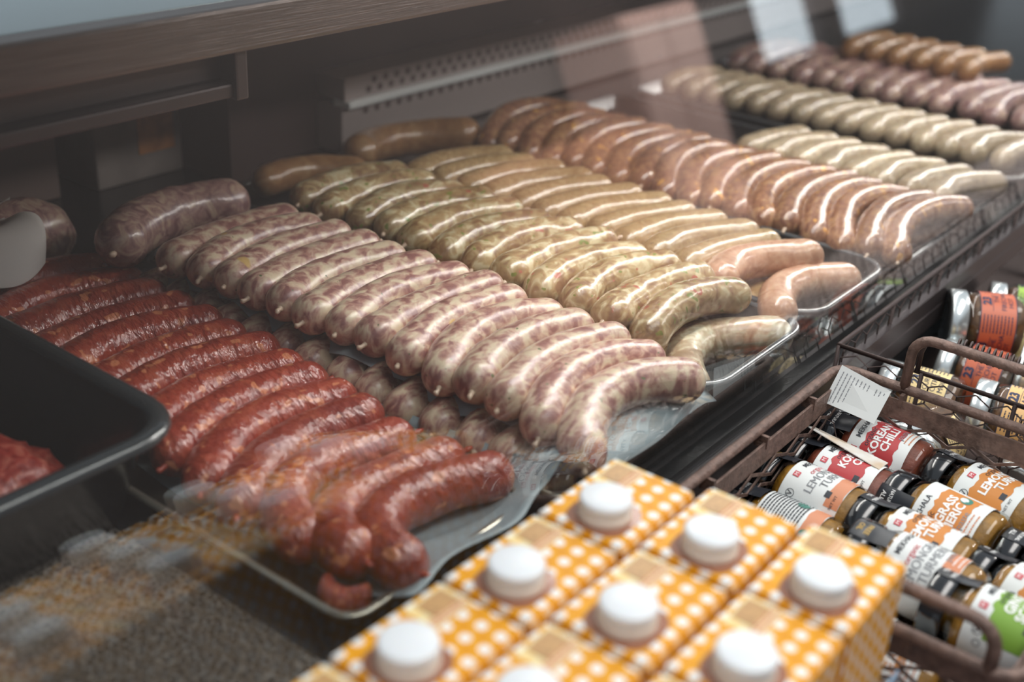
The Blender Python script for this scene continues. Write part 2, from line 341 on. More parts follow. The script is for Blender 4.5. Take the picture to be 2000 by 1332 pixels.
cb('speckled_deck', deck_mat(), (XL, .372, .352, 1.25, -.03, -.004))
cb('black_deck', M['case'], (.372, XR, .352, 1.25, -.03, -.004))
cb('cabinet_base', M['case'], (XL, XR, .326, 1.3, -.95, -.031))
shelf = empty('front_shelf', (0, 0, -.95)); tag(shelf, 'brown wooden shelf outside the glass carrying cartons and baskets', 'shelf')
cb('shelf_board', M['wood'], (XL, XR, -.12, .324, -.125, -.097), parent=shelf)
for q in (XL + .1, 1.5, XR - .2): cb('bracket', M['dsteel'], (q, q + .04, -.1, .30, -.30, -.126), parent=shelf); cb('shelf_leg', M['dsteel'], (q, q + .04, -.1, -.06, -.95, -.30), parent=shelf)
cb('glass_channel', M['dsteel'], (XL, XR, .3265, .334, -.096, .006), (XL, XR, .3255, .352, -.03, -.012))
# slanted pane, 5 mm thick
b = MB(); hL = .50; c_, s_ = math.cos(T), math.sin(T); th = .005
def gp(x, l, d): return (x, G + l * s_ - d * c_, .95 + -.010 + l * c_ + d * s_)
V = [gp(x, l, d) for x in (XL, XR) for l in (0, hL) for d in (0, th)]
b.add(V, [(0, 2, 3, 1), (4, 5, 7, 6), (0, 1, 5, 4), (2, 6, 7, 3), (0, 4, 6, 2), (1, 3, 7, 5)]); b.build('front_glass', M['pane'], case)
# head rail over the lamp, widened into an unseen roof to shade the rear
cb('case_roof', M['dsteel'], (XL, XR, .455, .74, .478, .50))
cb('end_panel', M['dsteel'], (XL - .03, XL, .33, 1.3, -.95, .48))
# rear counter with its steel edge and the sliding door frame below
rc = empty('rear_counter', (0, 0, -.95)); tag(rc, 'steel rear counter with pale top and scratched front edge above the trays', 'counter')
cb('counter_top', M['steel_top'], (XL, 3.6, .722, 1.32, .266, .285), bevel=.002, parent=rc)
cb('counter_edge', M['steel'], (XL, 3.6, .70, .722, .2515, .285), bevel=.003, parent=rc)
cb('door_track', M['dsteel'], (XL, .60, .716, .734, .214, .225), (XL, .60, .73, .745, .225, .262), bevel=.002, parent=rc)
cb('track_end', M['dsteel'], (.592, .604, .712, .75, .212, .266), bevel=.002, parent=rc)
cb('rear_wall', M['inner'], (XL, .86, 1.30, 1.33, -.03, .266), (.86, .90, 1.05, 1.33, -.03, .266), (.90, XR, 1.08, 1.11, -.03, .266))
# perforated air duct with a bright lip along the rear wall
duct = MB(); duct.box(1.02, 3.5, 1.03, 1.078, .95 + .066, .95 + .094); duct.box(1.02, 3.5, 1.035, 1.078, .95 + .0, .95 + .058)
d_ = duct.build('air_duct', mat('duct_steel', (.34, .29, .28), .45, metal=.3), case, bevel=.001)
lp = MB(); lp.box(1.02, 3.5, 1.022, 1.05, .95 + .058, .95 + .066); lp.build('bright_lip', mat('bright_lip', (.80, .84, .84), .35, metal=.3), d_, bevel=.001)
h_ = MB()
for i in range(70):
    x = 1.06 + i * .02
    h_.lathe([(0, -.0005), (.0045, -.0005), (.0045, 0)], 8, 'y', c=(x, 1.0295, .95 + .075)); h_.lathe([(0, -.0005), (.0045, -.0005), (.0045, 0)], 8, 'y', c=(x + .01, 1.0295, .95 + .086)); h_.lathe([(0, -.0005), (.0045, -.0005), (.0045, 0)], 8, 'y', c=(x, 1.0345, .95 + .048))
h_.build('vent_hole', M['inner'], d_)

# lamp that hangs under the head rail
lf = empty('tube_lamp', (1.85, .468, .376)); tag(lf, 'slim white tube lamp fitted under the head rail of the case', 'lamp')
b = MB(); b.box(-1.16, 1.16, -.018, .018, 0, .101); b.build('lamp_housing', M['cap'], lf)

# staff side: boxes on the floor of the opening
def bx(name, x0, x1, y0, y1, z0, z1, m_, label, cat, bevel=.003):
    e = empty(name, ((x0 + x1) / 2, (y0 + y1) / 2, z0)); tag(e, label, cat)
    hw, hd = (x1 - x0) / 2, (y1 - y0) / 2
    b = MB(); b.box(-hw, hw, -hd, hd, 0, z1 - z0); b.build('box_body', m_, e, bevel=bevel)
    return e, hw, hd, z1 - z0
M['gbox'] = mat('grey_board', (.36, .31, .29), .6, var=.3, vscale=15); M['bbox'] = mat('brown_board', (.2, .14, .125), .6)
e, hw, hd, hh = bx('storage_box', .74, .855, 1.13, 1.24, -.004, .118, M['gbox'], 'grey storage box with an orange sticker standing behind the trays', 'box')
b = MB(); b.box(-.002, .046, -hd - .002, -hd - .0003, .030, .104); b.build('orange_sticker', mat('orange_sticker', (.85, .38, .16), .6, var=.3, vscale=60), e)
b = MB(); b.box(-hw - .002, hw + .002, -hd - .002, hd + .002, hh, hh + .006); b.build('lid', M['gbox'], e)
e, hw, hd, hh = bx('storage_box', .62, .70, 1.14, 1.24, -.004, .10, M['bbox'], 'dark brown storage box left of the grey one behind the trays', 'box')
b = MB(); b.box(-hw - .002, hw + .002, -hd - .002, hd + .002, hh, hh + .006); b.build('lid', M['bbox'], e)

# ================================================================ TRAYS
def rrect(x0, x1, y0, y1, r, n=6):
    P = []
    for (cx, cy, a0) in ((x1 - r, y0 + r, -90), (x1 - r, y1 - r, 0), (x0 + r, y1 - r, 90), (x0 + r, y0 + r, 180)):
        for i in range(n + 1):
            a = R(a0 + 90 * i / n); P.append((cx + r * math.cos(a), cy + r * math.sin(a)))
    return P
def loft(mb, rings, close_last=True, mi=0):
    n = len(rings[0]); V = [p for rg in rings for p in rg]; F = []
    for i in range(len(rings) - 1):
        for k in range(n): F.append((i * n + k, i * n + (k + 1) % n, (i + 1) * n + (k + 1) % n, (i + 1) * n + k))
    if close_last: F.append(tuple((len(rings) - 1) * n + k for k in range(n)))
    mb.add(V, F, mi)
def tray(name, x0, x1, y0, y1, h, m_, label, rim=.006, flare=.008, r=.025, cat='tray', z=-.004, rmat=None):
    cx, cy = (x0 + x1) / 2, (y0 + y1) / 2; e = empty(name, (cx, cy, z)); tag(e, label, cat)
    hx, hy = (x1 - x0) / 2, (y1 - y0) / 2
    def rg(ins, zz): return [(p[0], p[1], zz) for p in rrect(-hx + ins, hx - ins, -hy + ins, hy - ins, max(.006, r - ins))]
    b = MB(); t = .002
    loft(b, [rg(rim + t, h), rg(rim + flare + t, t + .004), rg(rim + flare + t + .003, t)]); 
    loft(b, [rg(rim + flare + .003, 0), rg(rim + flare, .003), rg(rim, h)][::-1][::-1], False)
    loft(b, [rg(rim + flare + .003, 0)], True); b.build('tray_body', m_, e, smooth=True)
    q = MB(); prof = []
    for k in range(9):
        a = R(180 - 180 * k / 8 - 0); prof.append((rim / 2 + .001 + (rim / 2 + .001) * -math.cos(a), h + (rim / 2) * math.sin(a) * .9))
    rings = [rg(p[0] * 1.0, p[1]) for p in prof][::-1] ; rings.append(rings[0])
    loft(q, rings, False); q.build('rolled_rim', rmat or m_, e, smooth=True)
    return e
M['rimmat'] = mat('worn_black_rim', (.05, .055, .06), .25, spec=.8, coat=.5)  # rolled rims in a paler, glossier black than the trays
M['steelrim'] = mat('steel_tray', (.10, .085, .07), .28, metal=.6)
M['steelrim2'] = mat('steel_rim', (.42, .40, .34), .3, metal=.8)
tray('serving_tray', .388, .566, .392, .93, .017, M['steelrim'], 'shallow steel tray under the red sausages', rim=.004, r=.02, rmat=M['steelrim2'])
tray('serving_tray', .568, .742, .372, .94, .020, M['case'], 'shallow dark tray under the marbled pink sausages', rim=.004, r=.02, rmat=M['steelrim2'])
tray('serving_tray', .744, .922, .364, .89, .034, M['black'], 'black tray under the yellow green herb sausages', r=.035, rmat=M['rimmat'])
tray('serving_tray', .926, 1.102, .366, .89, .034, M['black'], 'black tray under the smooth light brown sausages', r=.035, rmat=M['rimmat'])
tray('serving_tray', 1.106, 1.300, .368, .94, .02, M['black'], 'black tray under the long reddish brown sausages', r=.03, rmat=M['rimmat'])
tray('serving_tray', 1.304, 1.470, .370, .94, .02, M['black'], 'black tray under the pale grey sausages right of the reddish brown ones', r=.03, rmat=M['rimmat'])
tray('serving_tray', 1.500, 1.680, .370, .94, .02, M['black'], 'black tray under the far row of pale blurred sausages', r=.03, rmat=M['rimmat'])
tray('serving_tray', 1.690, 1.960, .370, .94, .02, M['black'], 'black tray under the dark marbled sausages farthest from the camera', r=.03, rmat=M['rimmat'])

# ================================================================ SAUSAGES
def sausage_mesh(name, path, r, seed=0, blunt=1.0, nr=30, nc=20, lump=.035, taper=0.0):
    """path: list of (x, y, z) control points, smoothed; ends at the tips"""
    rnd = random.Random(seed); P = [Vector(p) for p in path]
    def cr(t):
        n = len(P) - 1; i = min(int(t * n), n - 1); f = t * n - i
        p0 = P[max(i - 1, 0)]; p1 = P[i]; p2 = P[i + 1]; p3 = P[min(i + 2, n)]
        return .5 * ((2 * p1) + (p2 - p0) * f + (2 * p0 - 5 * p1 + 4 * p2 - p3) * f * f + (3 * p1 - p0 - 3 * p2 + p3) * f ** 3)
    S = [cr(i / 80) for i in range(81)]; d = [0]
    for i in range(80): d.append(d[-1] + (S[i + 1] - S[i]).length)
    Ln = d[-1]; e = r * blunt; st = []
    for k in range(7): st.append(e * (1 - math.cos(math.pi / 2 * k / 6)))
    mid = [e + (Ln - 2 * e) * k / nr for k in range(1, nr)]
    st = st + mid + [Ln - q for q in st[::-1]]
    V = []; off = Vector((rnd.uniform(0, 50),) * 3); j = 0; up = Vector((0, 0, 1)); N_ = len(st)
    for s in st:
        j = 0
        while j < 79 and d[j + 1] < s: j += 1
        f = (s - d[j]) / max(1e-9, d[j + 1] - d[j]); c = S[j].lerp(S[j + 1], min(1, f)); t = (S[min(j + 2, 80)] - S[max(j - 1, 0)]).normalized()
        u = t.cross(up).normalized(); w_ = u.cross(t).normalized(); q = min(s, Ln - s) / e
        rr = r * (math.sqrt(max(0, 1 - (1 - q) ** 2)) if q < 1 else 1) * (1 - taper * abs(2 * s / Ln - 1) ** 2)
        for k in range(nc):
            a = 2 * math.pi * k / nc; dv = u * math.cos(a) + w_ * math.sin(a); pos = c + dv * r
            h = noise.noise(pos * 60 + off) * lump + noise.noise(pos * 22 + off) * lump * 1.2
            V.append(c + dv * rr * (1 + h))
    F = []
    for i in range(N_ - 1):
        for k in range(nc): F.append((i * nc + k, i * nc + (k + 1) % nc, (i + 1) * nc + (k + 1) % nc, (i + 1) * nc + k))
    mb = MB(); mb.add(V, F); me = mb.mesh(name); return me, S
def arc(L, sag, n=7, droop=0): return [(L * (i / (n - 1) - .5), sag * (1 - (2 * i / (n - 1) - 1) ** 2) - sag * .5, -droop * abs(2 * i / (n - 1) - 1) ** 3) for i in range(n)]
def knot_mesh(p, dirv, r, seed):
    rnd = random.Random(seed); d = Vector(dirv).normalized(); mb = MB(); pts = []; q = Vector(p) - d * r * .3
    for i in range(6): pts.append(q.copy()); q += d * r * .13 + Vector((rnd.uniform(-1, 1), rnd.uniform(-1, 1), rnd.uniform(-1, 1))) * r * .07
    mb.tube(pts, [r * .30, r * .2, r * .13, r * .10, r * .14, r * .07], 7); return mb.mesh('casing_knot')
class Kind:
    def __init__(s, name, m_, km, variants): s.name = name; s.m = m_; s.km = km; s.v = variants; s.proto = {}
    def place(s, i, loc, rz, label, group, ry=0, knot=True):
        i %= len(s.v)
        if i not in s.proto:
            path, r, kw = s.v[i]; me, S = sausage_mesh(s.name, path, r, seed=i * 7 + len(s.name), **kw)
            kn = [(knot_mesh(S[0], S[0] - S[4], r, i), 1), (knot_mesh(S[-1], S[-1] - S[-5], r, i + 9), 1)]
            s.proto[i] = (me, kn)
        me, kn = s.proto[i]; o = link(s.name, me, s.m if not me.materials else None)
        o.location = loc; o.rotation_euler = (random.uniform(-.2, .2), ry, rz)
        tag(o, label, 'sausage', group)
        if knot:
            for (km, _) in kn[:1 + (i % 2)]: k = link('casing_knot', km, s.km if not km.materials else None, o)
        return o
ORD = ['first', 'second', 'third', 'fourth', 'fifth', 'sixth', 'seventh', 'eighth', 'ninth', 'tenth', 'eleventh', 'twelfth', 'thirteenth', 'fourteenth', 'fifteenth', 'sixteenth', 'seventeenth', 'eighteenth']

# --- red
redK = Kind('red_sausage', M['red'], M['rknot'], [
    ([(-.062, -.040, .0), (-.060, -.015, 0), (-.045, .014, 0), (-.012, .024, 0), (.028, .014, 0), (.066, -.008, 0)], .0178, dict(lump=.05)),
    ([(-.068, -.040, .0), (-.064, -.012, 0), (-.044, .014, 0), (-.008, .022, 0), (.034, .014, 0), (.070, .004, 0)], .0176, dict(lump=.05)),
    (arc(.160, .030), .0182, dict(lump=.05)), (arc(.158, .024), .0178, dict(lump=.055)), (arc(.150, .022), .0182, dict(lump=.05)), (arc(.154, .030), .0176, dict(lump=.05))])
reds = [(0, .494, .425, 0, .0), (1, .486, .455, 0, .0), (1, .480, .494, .03, .0), (2, .474, .536, .16, .002), (2, .480, .572, .10, .001), (3, .484, .607, .05, .002), (5, .490, .642, .0, 0), (3, .496, .678, -.04, .001), (4, .498, .713, -.02, 0), (2, .496, .750, -.04, .001), (3, .500, .787, -.05, 0), (4, .504, .825, -.08, .001), (5, .506, .864, -.06, 0), (3, .508, .903, -.08, 0)]
for n, (v, x, y, rz, dz) in enumerate(reds):
    lab = 'bright red curved sausage, %s from the glass in the steel tray' % ORD[n] if n else 'strongly bent bright red sausage nearest the glass, on wet grey paper'
    redK.place(v, (x + .010, y, .0205 + dz), rz, lab, 'red sausages in a row in the steel tray')
o = redK.place(4, (.4080, .4170, .0120), 1.9, 'red sausage end poking out under the row at the tray corner', 'red sausages in a row in the steel tray', knot=False); o.scale = (.21, .50, .50)

# --- marbled pink, top layer
bratK = Kind('marbled_sausage', M['brat'], M['knot'], [(arc(.160, .036, droop=.012), .0172, dict(lump=.04)), (arc(.158, .028, droop=.008), .0170, dict(lump=.05)), (arc(.156, .018), .0168, dict(lump=.045)), (arc(.160, .014), .0172, dict(lump=.05)), (arc(.152, .022), .0170, dict(lump=.05))])
ytop = [(.657, .386, .02, 0), (.664, .421, .0, 1), (.667, .453, -.03, 2), (.668, .486, .0, 4), (.670, .519, .03, 1), (.668, .552, .02, 2), (.674, .585, -.03, 3), (.672, .618, -.02, 2), (.668, .651, .02, 3), (.666, .684, .02, 4), (.668, .717, .05, 3), (.668, .751, .07, 2), (.664, .783, .06, 4), (.662, .815, .05, 3)]
for n, (x, y, rz, v) in enumerate(ytop):
    lab = 'pink marbled sausage on grey paper, %s from the glass in the upper layer' % ORD[n] if n else 'pale bent marbled sausage nearest the glass, lying on top of the grey paper'
    bratK.place(v, (x, y, .052), rz, lab, 'marbled sausages of the upper layer', knot=True)
for n in range(14):
    y = .402 + n * .0337
    bratK.place(2 + n % 3, (.654 + random.uniform(-.004, .003), y, .0165), random.uniform(-.03, .03), 'marbled sausage under the grey paper with only its tip showing, %s from the glass' % ORD[n], 'marbled sausages of the lower layer')
bigK = Kind('thick_sausage', M['dark'], M['knot'], [(arc(.165, .03), .0235, dict(lump=.06))])
bigK.place(0, (.642, .868, .060), .10, 'thick dark marbled sausage lying on the back end of the pink marbled row', None)

# --- herb (yellow green)
greenK = Kind('herb_sausage', M['green'], M['knot'], [(arc(.145, .020, droop=.006), .0172, dict(lump=.07)), (arc(.150, .014), .0175, dict(lump=.08)), (arc(.142, .024), .0170, dict(lump=.07))])
gy = [(.826, .434), (.827, .470), (.830, .507), (.832, .544), (.836, .581), (.836, .618), (.836, .655), (.838, .692), (.842, .729), (.842, .766), (.838, .803), (.838, .84)]
for n, (x, y) in enumerate(gy):
    greenK.place(n, (x, y, .052), -.12 + random.uniform(-.03, .04), 'lumpy yellow green herb sausage, %s from the glass in the upper layer' % ORD[n], 'herb sausages of the upper layer')
for n in range(1, 13):
    y = .392 + n * .0368
    o = greenK.place(n + 1, (.820, y, .0155), (.0 if n else .02) + random.uniform(-.04, .04), 'yellow green herb sausage of the bottom layer, %s from the glass in the black tray' % ORD[n], 'herb sausages of the bottom layer'); o.scale = (.86, .95, .92)

curlK = Kind('herb_sausage', M['herbpale'], M['knot'], [(arc(.150, .050), .0180, dict(lump=.07))])
curlK.place(0, (.828, .402, .020), -.06, 'pale herb sausage curled like a bow at the glass end of its black tray', None)
# --- smooth light brown
fineK = Kind('smooth_brown_sausage', M['fine'], M['knot'], [(arc(.138, .018), .0168, dict(lump=.03)), (arc(.132, .014), .0166, dict(lump=.03)), (arc(.140, .024), .0168, dict(lump=.03))])
paleK = Kind('pale_pink_sausage', M['pale'], M['knot'], [(arc(.135, .036), .0172, dict(lump=.03)), (arc(.135, .030), .0170, dict(lump=.03))])
fy = [(.966, .443), (.968, .478), (.974, .512), (.978, .546), (.980, .580), (.980, .614), (.982, .648), (.984, .682), (.986, .716), (.988, .750), (.984, .784), (.982, .818)]
for n, (x, y) in enumerate(fy):
    K_ = paleK if n < 1 else fineK
    K_.place(n, (x, y, .046), -.28 + random.uniform(-.04, .04), ('smooth light brown sausage, %s from the glass in the upper row' if n > 0 else 'pale pink sausage, %s from the glass in the upper row of the light brown ones') % ORD[n], 'light brown sausages of the upper row')
paleK.place(0, (.975, .398, .030), -.10, 'short plump tan sausage bent like a bow at the glass end of the black tray', None)
for n in range(11):
    y = .434 + n * .036
    o = fineK.place(n, (.985, y, .0135), random.uniform(-.1, .02), 'light brown sausage of the bottom row, %s from the glass' % ORD[n], 'light brown sausages of the bottom row'); o.scale = (.98, .9, .86)

# --- reddish brown, long
chorK = Kind('reddish_brown_sausage', M['chor'], M['knot'], [(arc(.205, .030, droop=.010), .0155, dict(lump=.04)), (arc(.200, .024, droop=.006), .0155, dict(lump=.04)), (arc(.208, .034, droop=.012), .0155, dict(lump=.04))])
for n in range(18):
    y = .376 + n * .0306
    chorK.place(n, (1.200 + (.01 if n == 0 else 0), y + (.006 if n == 0 else .002), .040), .02 + min(.10, n * .015) + random.uniform(-.03, .03), 'long reddish brown sausage of the top layer, %s from the glass' % ORD[n], 'reddish brown sausages of the top layer')
for n in range(17):
    y = .392 + n * .0312
    o = chorK.place(n + 1, (1.206, y, .0135), random.uniform(-.03, .03), 'reddish brown sausage of the bottom layer, %s from the glass' % ORD[n], 'reddish brown sausages of the bottom layer'); o.scale = (.88, .88, .85)

# --- pale grey and the blurred rows beyond
greyK = Kind('pale_grey_sausage', M['grey'], M['knot'], [(arc(.128, .024), .0165, dict(lump=.04)), (arc(.124, .018), .0165, dict(lump=.04))])
for n in range(8):
    greyK.place(n, (1.372, .394 + n * .0345, .032), -.25 + random.uniform(-.05, .05), 'pale grey sausage right of the reddish brown ones, %s from the glass' % ORD[n], 'pale grey sausages beside the reddish brown ones', knot=False)
for n in range(15):
    greyK.place(n + 1, (1.590, .396 + n * .0345, .026), -.22 + random.uniform(-.05, .05), 'blurred pale sausage in the long far row, %s from the glass' % ORD[n], 'pale sausages of the long far row', knot=False)
darkK = Kind('dark_marbled_sausage', M['dark'], M['knot'], [(arc(.20, .03), .017, dict(lump=.06)), (arc(.19, .022), .017, dict(lump=.06))])
for n in range(14):
    darkK.place(n, (1.815, .40 + n * .037, .030), -.15 + random.uniform(-.06, .06), 'dark marbled sausage in the farthest tray, %s from the glass' % ORD[n], 'dark marbled sausages in the farthest tray', knot=False)
orK = Kind('orange_sausage', M['orange'], M['knot'], [(arc(.125, .026), .0168, dict(lump=.05)), (arc(.15, .05), .0175, dict(lump=.05))])
for n in range(6):
    orK.place(0, (1.90, .56 + n * .037, .058), -.15, 'orange brown sausage on top of the farthest dark ones, %s from the glass' % ORD[n], 'orange brown sausages on the farthest pile', knot=False)
tray('serving_tray', .80, 1.16, .90, 1.02, .012, M['black'], 'small black tray at the rear wall under the orange sausages', r=.02, rmat=M['rimmat'])
o = orK.place(0, (.882, .945, .028), -.42, 'lumpy orange brown sausage alone at the rear wall left of the bent ones', None, knot=False)
o = orK.place(1, (1.045, .950, .030), -.25, 'strongly bent orange sausage at the rear wall', None, knot=False); o.scale = (1.15, 1.15, 1.2)

# ================================================================ PAPER, TUB, WRAPPED MEAT
def sheet(name, x0, x1, y0, y1, zf, m_, label, cat, nx=40, ny=60, th=.0006, outline=None):
    V = []; F = []
    for s in (0, 1):
        for j in range(ny + 1):
            for i in range(nx + 1):
                u, v = i / nx, j / ny; x, y = x0 + (x1 - x0) * u, y0 + (y1 - y0) * v
                if outline: x, y = outline(x, y, u, v)
                V.append((x, y, zf(x, y, u, v) - s * th))
    n = (nx + 1) * (ny + 1)
    for j in range(ny):
        for i in range(nx):
            a = j * (nx + 1) + i; q = (a, a + 1, a + nx + 2, a + nx + 1); F.append(q); F.append(tuple(k + n for k in q[::-1]))
    rim = [i for i in range(nx + 1)] + [j * (nx + 1) + nx for j in range(1, ny + 1)] + [ny * (nx + 1) + i for i in range(nx - 1, -1, -1)] + [j * (nx + 1) for j in range(ny - 1, 0, -1)]
    for k in range(len(rim)): a, b_ = rim[k], rim[(k + 1) % len(rim)]; F.append((b_, a, a + n, b_ + n))
    b = MB(); b.add(V, F); o = b.build(name, m_, smooth=True); tag(o, label, cat); return o
def zf(x, y, u, v):
    edge = max(0, .10 - u) / .10; fr = max(0, .06 - v) / .06; rt = max(0, u - .92) / .08
    return .0350 + .0022 * math.sin(y * 95 + 1) * edge - .010 * edge ** 2 * (.6 + .4 * math.sin(y * 40)) - .012 * fr ** 2 + .0005 * math.sin(x * 80) - .004 * rt
sheet('butcher_paper', .600, .748, .366, .850, zf, M['paper'], 'wavy grey sheet of butcher paper between the two layers of marbled sausages', 'paper', outline=lambda x, y, u, v: (x + .004 * math.sin(y * 60) * (1 - u) + .012 * (u > .8) * (u - .8) / .2 * max(0, 1 - v * 8), y - .002 * math.sin(x * 50)))
def zf2(x, y, u, v):
    fr = max(0, .10 - v) / .10; rt = max(0, u - .88) / .12; cor = max(0, u + (1 - v) - 1.70) / .3
    return -.0005 + .027 * fr ** 1.3 + .020 * rt ** 1.5 + .0006 * math.sin(x * 120 + y * 60) + .008 * cor
sheet('butcher_paper', .424, .580, .378, .912, zf2, M['paper'], 'wet grey sheet of butcher paper lining the tray of red sausages', 'paper', outline=lambda x, y, u, v: (x + .003 * math.sin(y * 30), y + .004 * math.sin(x * 70) * (1 - v)))

tub = tray('plastic_tub', .150, .416, .550, .90, .074, M['black'], 'deep black plastic tub with a rolled rim at the left of the red sausages', rim=.014, flare=.024, r=.045, cat='tub', rmat=mat('tub_rim', (.04, .047, .052), .22, spec=.8, coat=.5))
def blob(name, loc, sc, m_, label, cat, seed, amp=.25, sub=4, freq=30):
    bm = bmesh.new(); bmesh.ops.create_icosphere(bm, subdivisions=sub, radius=1)
    for v in bm.verts:
        p = Vector((v.co.x * sc[0], v.co.y * sc[1], v.co.z * sc[2])); k = 1 + amp * noise.noise(p * freq + Vector((seed, seed, 0))) + amp * .4 * noise.noise(p * freq * 4)
        v.co = Vector((p.x * k, p.y * k, max(p.z * k, -sc[2] * .55)))
    me = bpy.data.meshes.new(name); bm.to_mesh(me); bm.free(); o = link(name, me, m_); o.location = loc; tag(o, label, cat); return o
blob('minced_meat', (.318, .650, .024), (.048, .044, .030), M['ground'], 'heap of glossy red minced meat inside the black tub', 'meat', 3, amp=.3)
blob('meat_loaf', (.535, .975, .030), (.070, .032, .045), M['dark'], 'brown meat loaf half covered by white paper at the rear left', 'meat', 8, amp=.12, sub=4, freq=14)
def zw(x, y, u, v):
    return .078 + .012 * math.sin(u * 5 + 1) * (1 - v) + .010 * math.sin(v * 6) - .028 * (max(0, .5 - v) * 2) ** 1.5
sheet('white_paper', .410, .545, .895, .985, zw, M['white_paper'], 'crumpled white paper draped over the brown meat at the rear left', 'paper', 24, 24, outline=lambda x, y, u, v: (x - .02 * (1 - v) + .01 * math.sin(v * 7), y + .012 * math.sin(u * 6)))

# ================================================================ CARTONS
def carton():
    e = empty('drink_carton'); W_, D_, H_ = .0745, .0545, .193
    bm = bmesh.new(); x, y = W_ / 2, D_ / 2
    vs = [bm.verts.new(p) for p in ((-x,-y,0),(x,-y,0),(x,y,0),(-x,y,0),(-x,-y,H_),(x,-y,H_),(x,y,H_),(-x,y,H_))]
    fs = [bm.faces.new([vs[i] for i in q]) for q in ((0,3,2,1),(4,5,6,7),(0,1,5,4),(1,2,6,5),(2,3,7,6),(3,0,4,7))]
    bmesh.ops.bevel(bm, geom=bm.edges[:], offset=.0018, segments=2, affect='EDGES'); uv = bm.loops.layers.uv.new('UVMap'); bm.normal_update()
    for f in bm.faces:
        n = f.normal
        for l in f.loops:
            c = l.vert.co
            l[uv].uv = (c.x + .0064 + .1024, c.y + .0064 + .1024) if abs(n.z) > .7 else ((c.x + .1088, c.z) if abs(n.y) > abs(n.x) else (c.y + .1088, c.z))
    me = bpy.data.meshes.new('carton_body'); bm.to_mesh(me); bm.free(); link('carton_body', me, M['carton'], e, smooth=False)
    # printed brown patch round the cap: rounded square bulging to a ring
    cx, cy = -.0165, -.002; b = MB(); n = 48; top = []
    for k in range(n):
        a = 2 * math.pi * k / n; c, s = math.cos(a), math.sin(a); q = 1 / (abs(c) ** 3.2 + abs(s) ** 3.2) ** (1 / 3.2) * .0182; top.append((cx + c * q, cy + s * q))
    b.add([(p[0], p[1], H_ + .0004) for p in top] + [(p[0], p[1], H_ - .0004) for p in top], [tuple(range(n))] + [(k, k + n, (k + 1) % n + n, (k + 1) % n) for k in range(n)])
    b.build('brown_patch', M['brown'], e)
    b = MB(); b.box(.0075, .0345, .0030, .0235, H_ - .0003, H_ + .0003); b.build('cream_panel', M['cream'], e)
    b = MB(); b.box(.0135, .0320, .0098, .0220, H_ + .0001, H_ + .0006); b.build('tan_picture', M['tan'], e)
    fl = Flat(); fl.lines(.009, .033, .0042, .0085, 3, h=.0009, seed=5); q = fl.m; o = link('small_print', q.mesh('small_print'), M['redink'], e, smooth=False); o.location.z = H_ + .0006
    # side pictures: plain brown print blocks
    b = MB()
    for (u, z_, w_, h_) in ((-.018, .135, .022, .018), (.008, .112, .030, .014), (-.010, .088, .020, .012), (.014, .060, .022, .020), (-.014, .038, .026, .014)):
        b.box(u - w_ / 2, u + w_ / 2, -y - .0004, -y + .0002, z_ - h_ / 2, z_ + h_ / 2)
    b.build('brown_side_print', M['brown'], e)
    b = MB(); b.box(-W_ / 2 + .004, W_ / 2 - .004, y - .010, y - .0092, H_ - .0004, H_ + .0005); b.build('fold_seam', M['yellow'], e)
    # cap
    b = MB(); b.lathe([(.0145, H_), (.0148, H_ + .001), (.0146, H_ + .0052), (.0138, H_ + .006)], 40, c=(cx, cy, 0)); b.build('cap_collar', M['collar'], e, smooth=True)
    prof = [(.0138, H_ + .0058), (.0142, H_ + .0064), (.0143, H_ + .0112), (.0138, H_ + .0124), (.0125, H_ + .013), (.0001, H_ + .013)]
    b = MB(); n = 72; V = []; F = []
    for i, (r, h) in enumerate(prof):
        for k in range(n):
            rr = r * (1 + (.012 if (k % 2 and i in (1, 2)) else 0)); a = 2 * math.pi * k / n; V.append((cx + rr * math.cos(a), cy + rr * math.sin(a), h))
    for i in range(len(prof) - 1):
        for k in range(n): F.append((i * n + k, i * n + (k + 1) % n, (i + 1) * n + (k + 1) % n, (i + 1) * n + k))
    b.add(V, F); b.build('screw_cap', M['cap'], e, smooth=True)
    return e
box = empty('card_tray', (.375, .226, -.097)); tag(box, 'light blue card tray that holds the yellow cartons', 'card tray')
b = MB(); b.box(-.205, .1715, -.0905, .0905, 0, .0015); b.box(-.205, .1715, -.0922, -.0905, 0, .125); b.box(-.205, .1715, .0905, .0922, 0, .09); b.box(.1715, .1730, -.0922, .0922, 0, .10); b.box(-.2067, -.205, -.0922, .0922, 0, .10)
b.build('tray_wall', M['blue'], box)
ctn = None; rown = ['glass-side row', 'middle row', 'camera-side row']
for ri, (xo, yc) in enumerate(((.4885, .2855), (.500, .2275), (.506, .1685))):
    for k in range(5 if ri == 0 else 4):
        if ctn is None: ctn = carton(); c_o = ctn
        else: c_o = copy_tree(ctn)
        c_o.location = (xo - .0775 * k, yc, -.0953); c_o.rotation_euler.z = random.uniform(-.012, .012)
        tag(c_o, 'yellow dotted carton with white cap, %s from the basket end, %s' % (ORD[k], rown[ri]), 'carton', 'yellow dotted drink cartons')

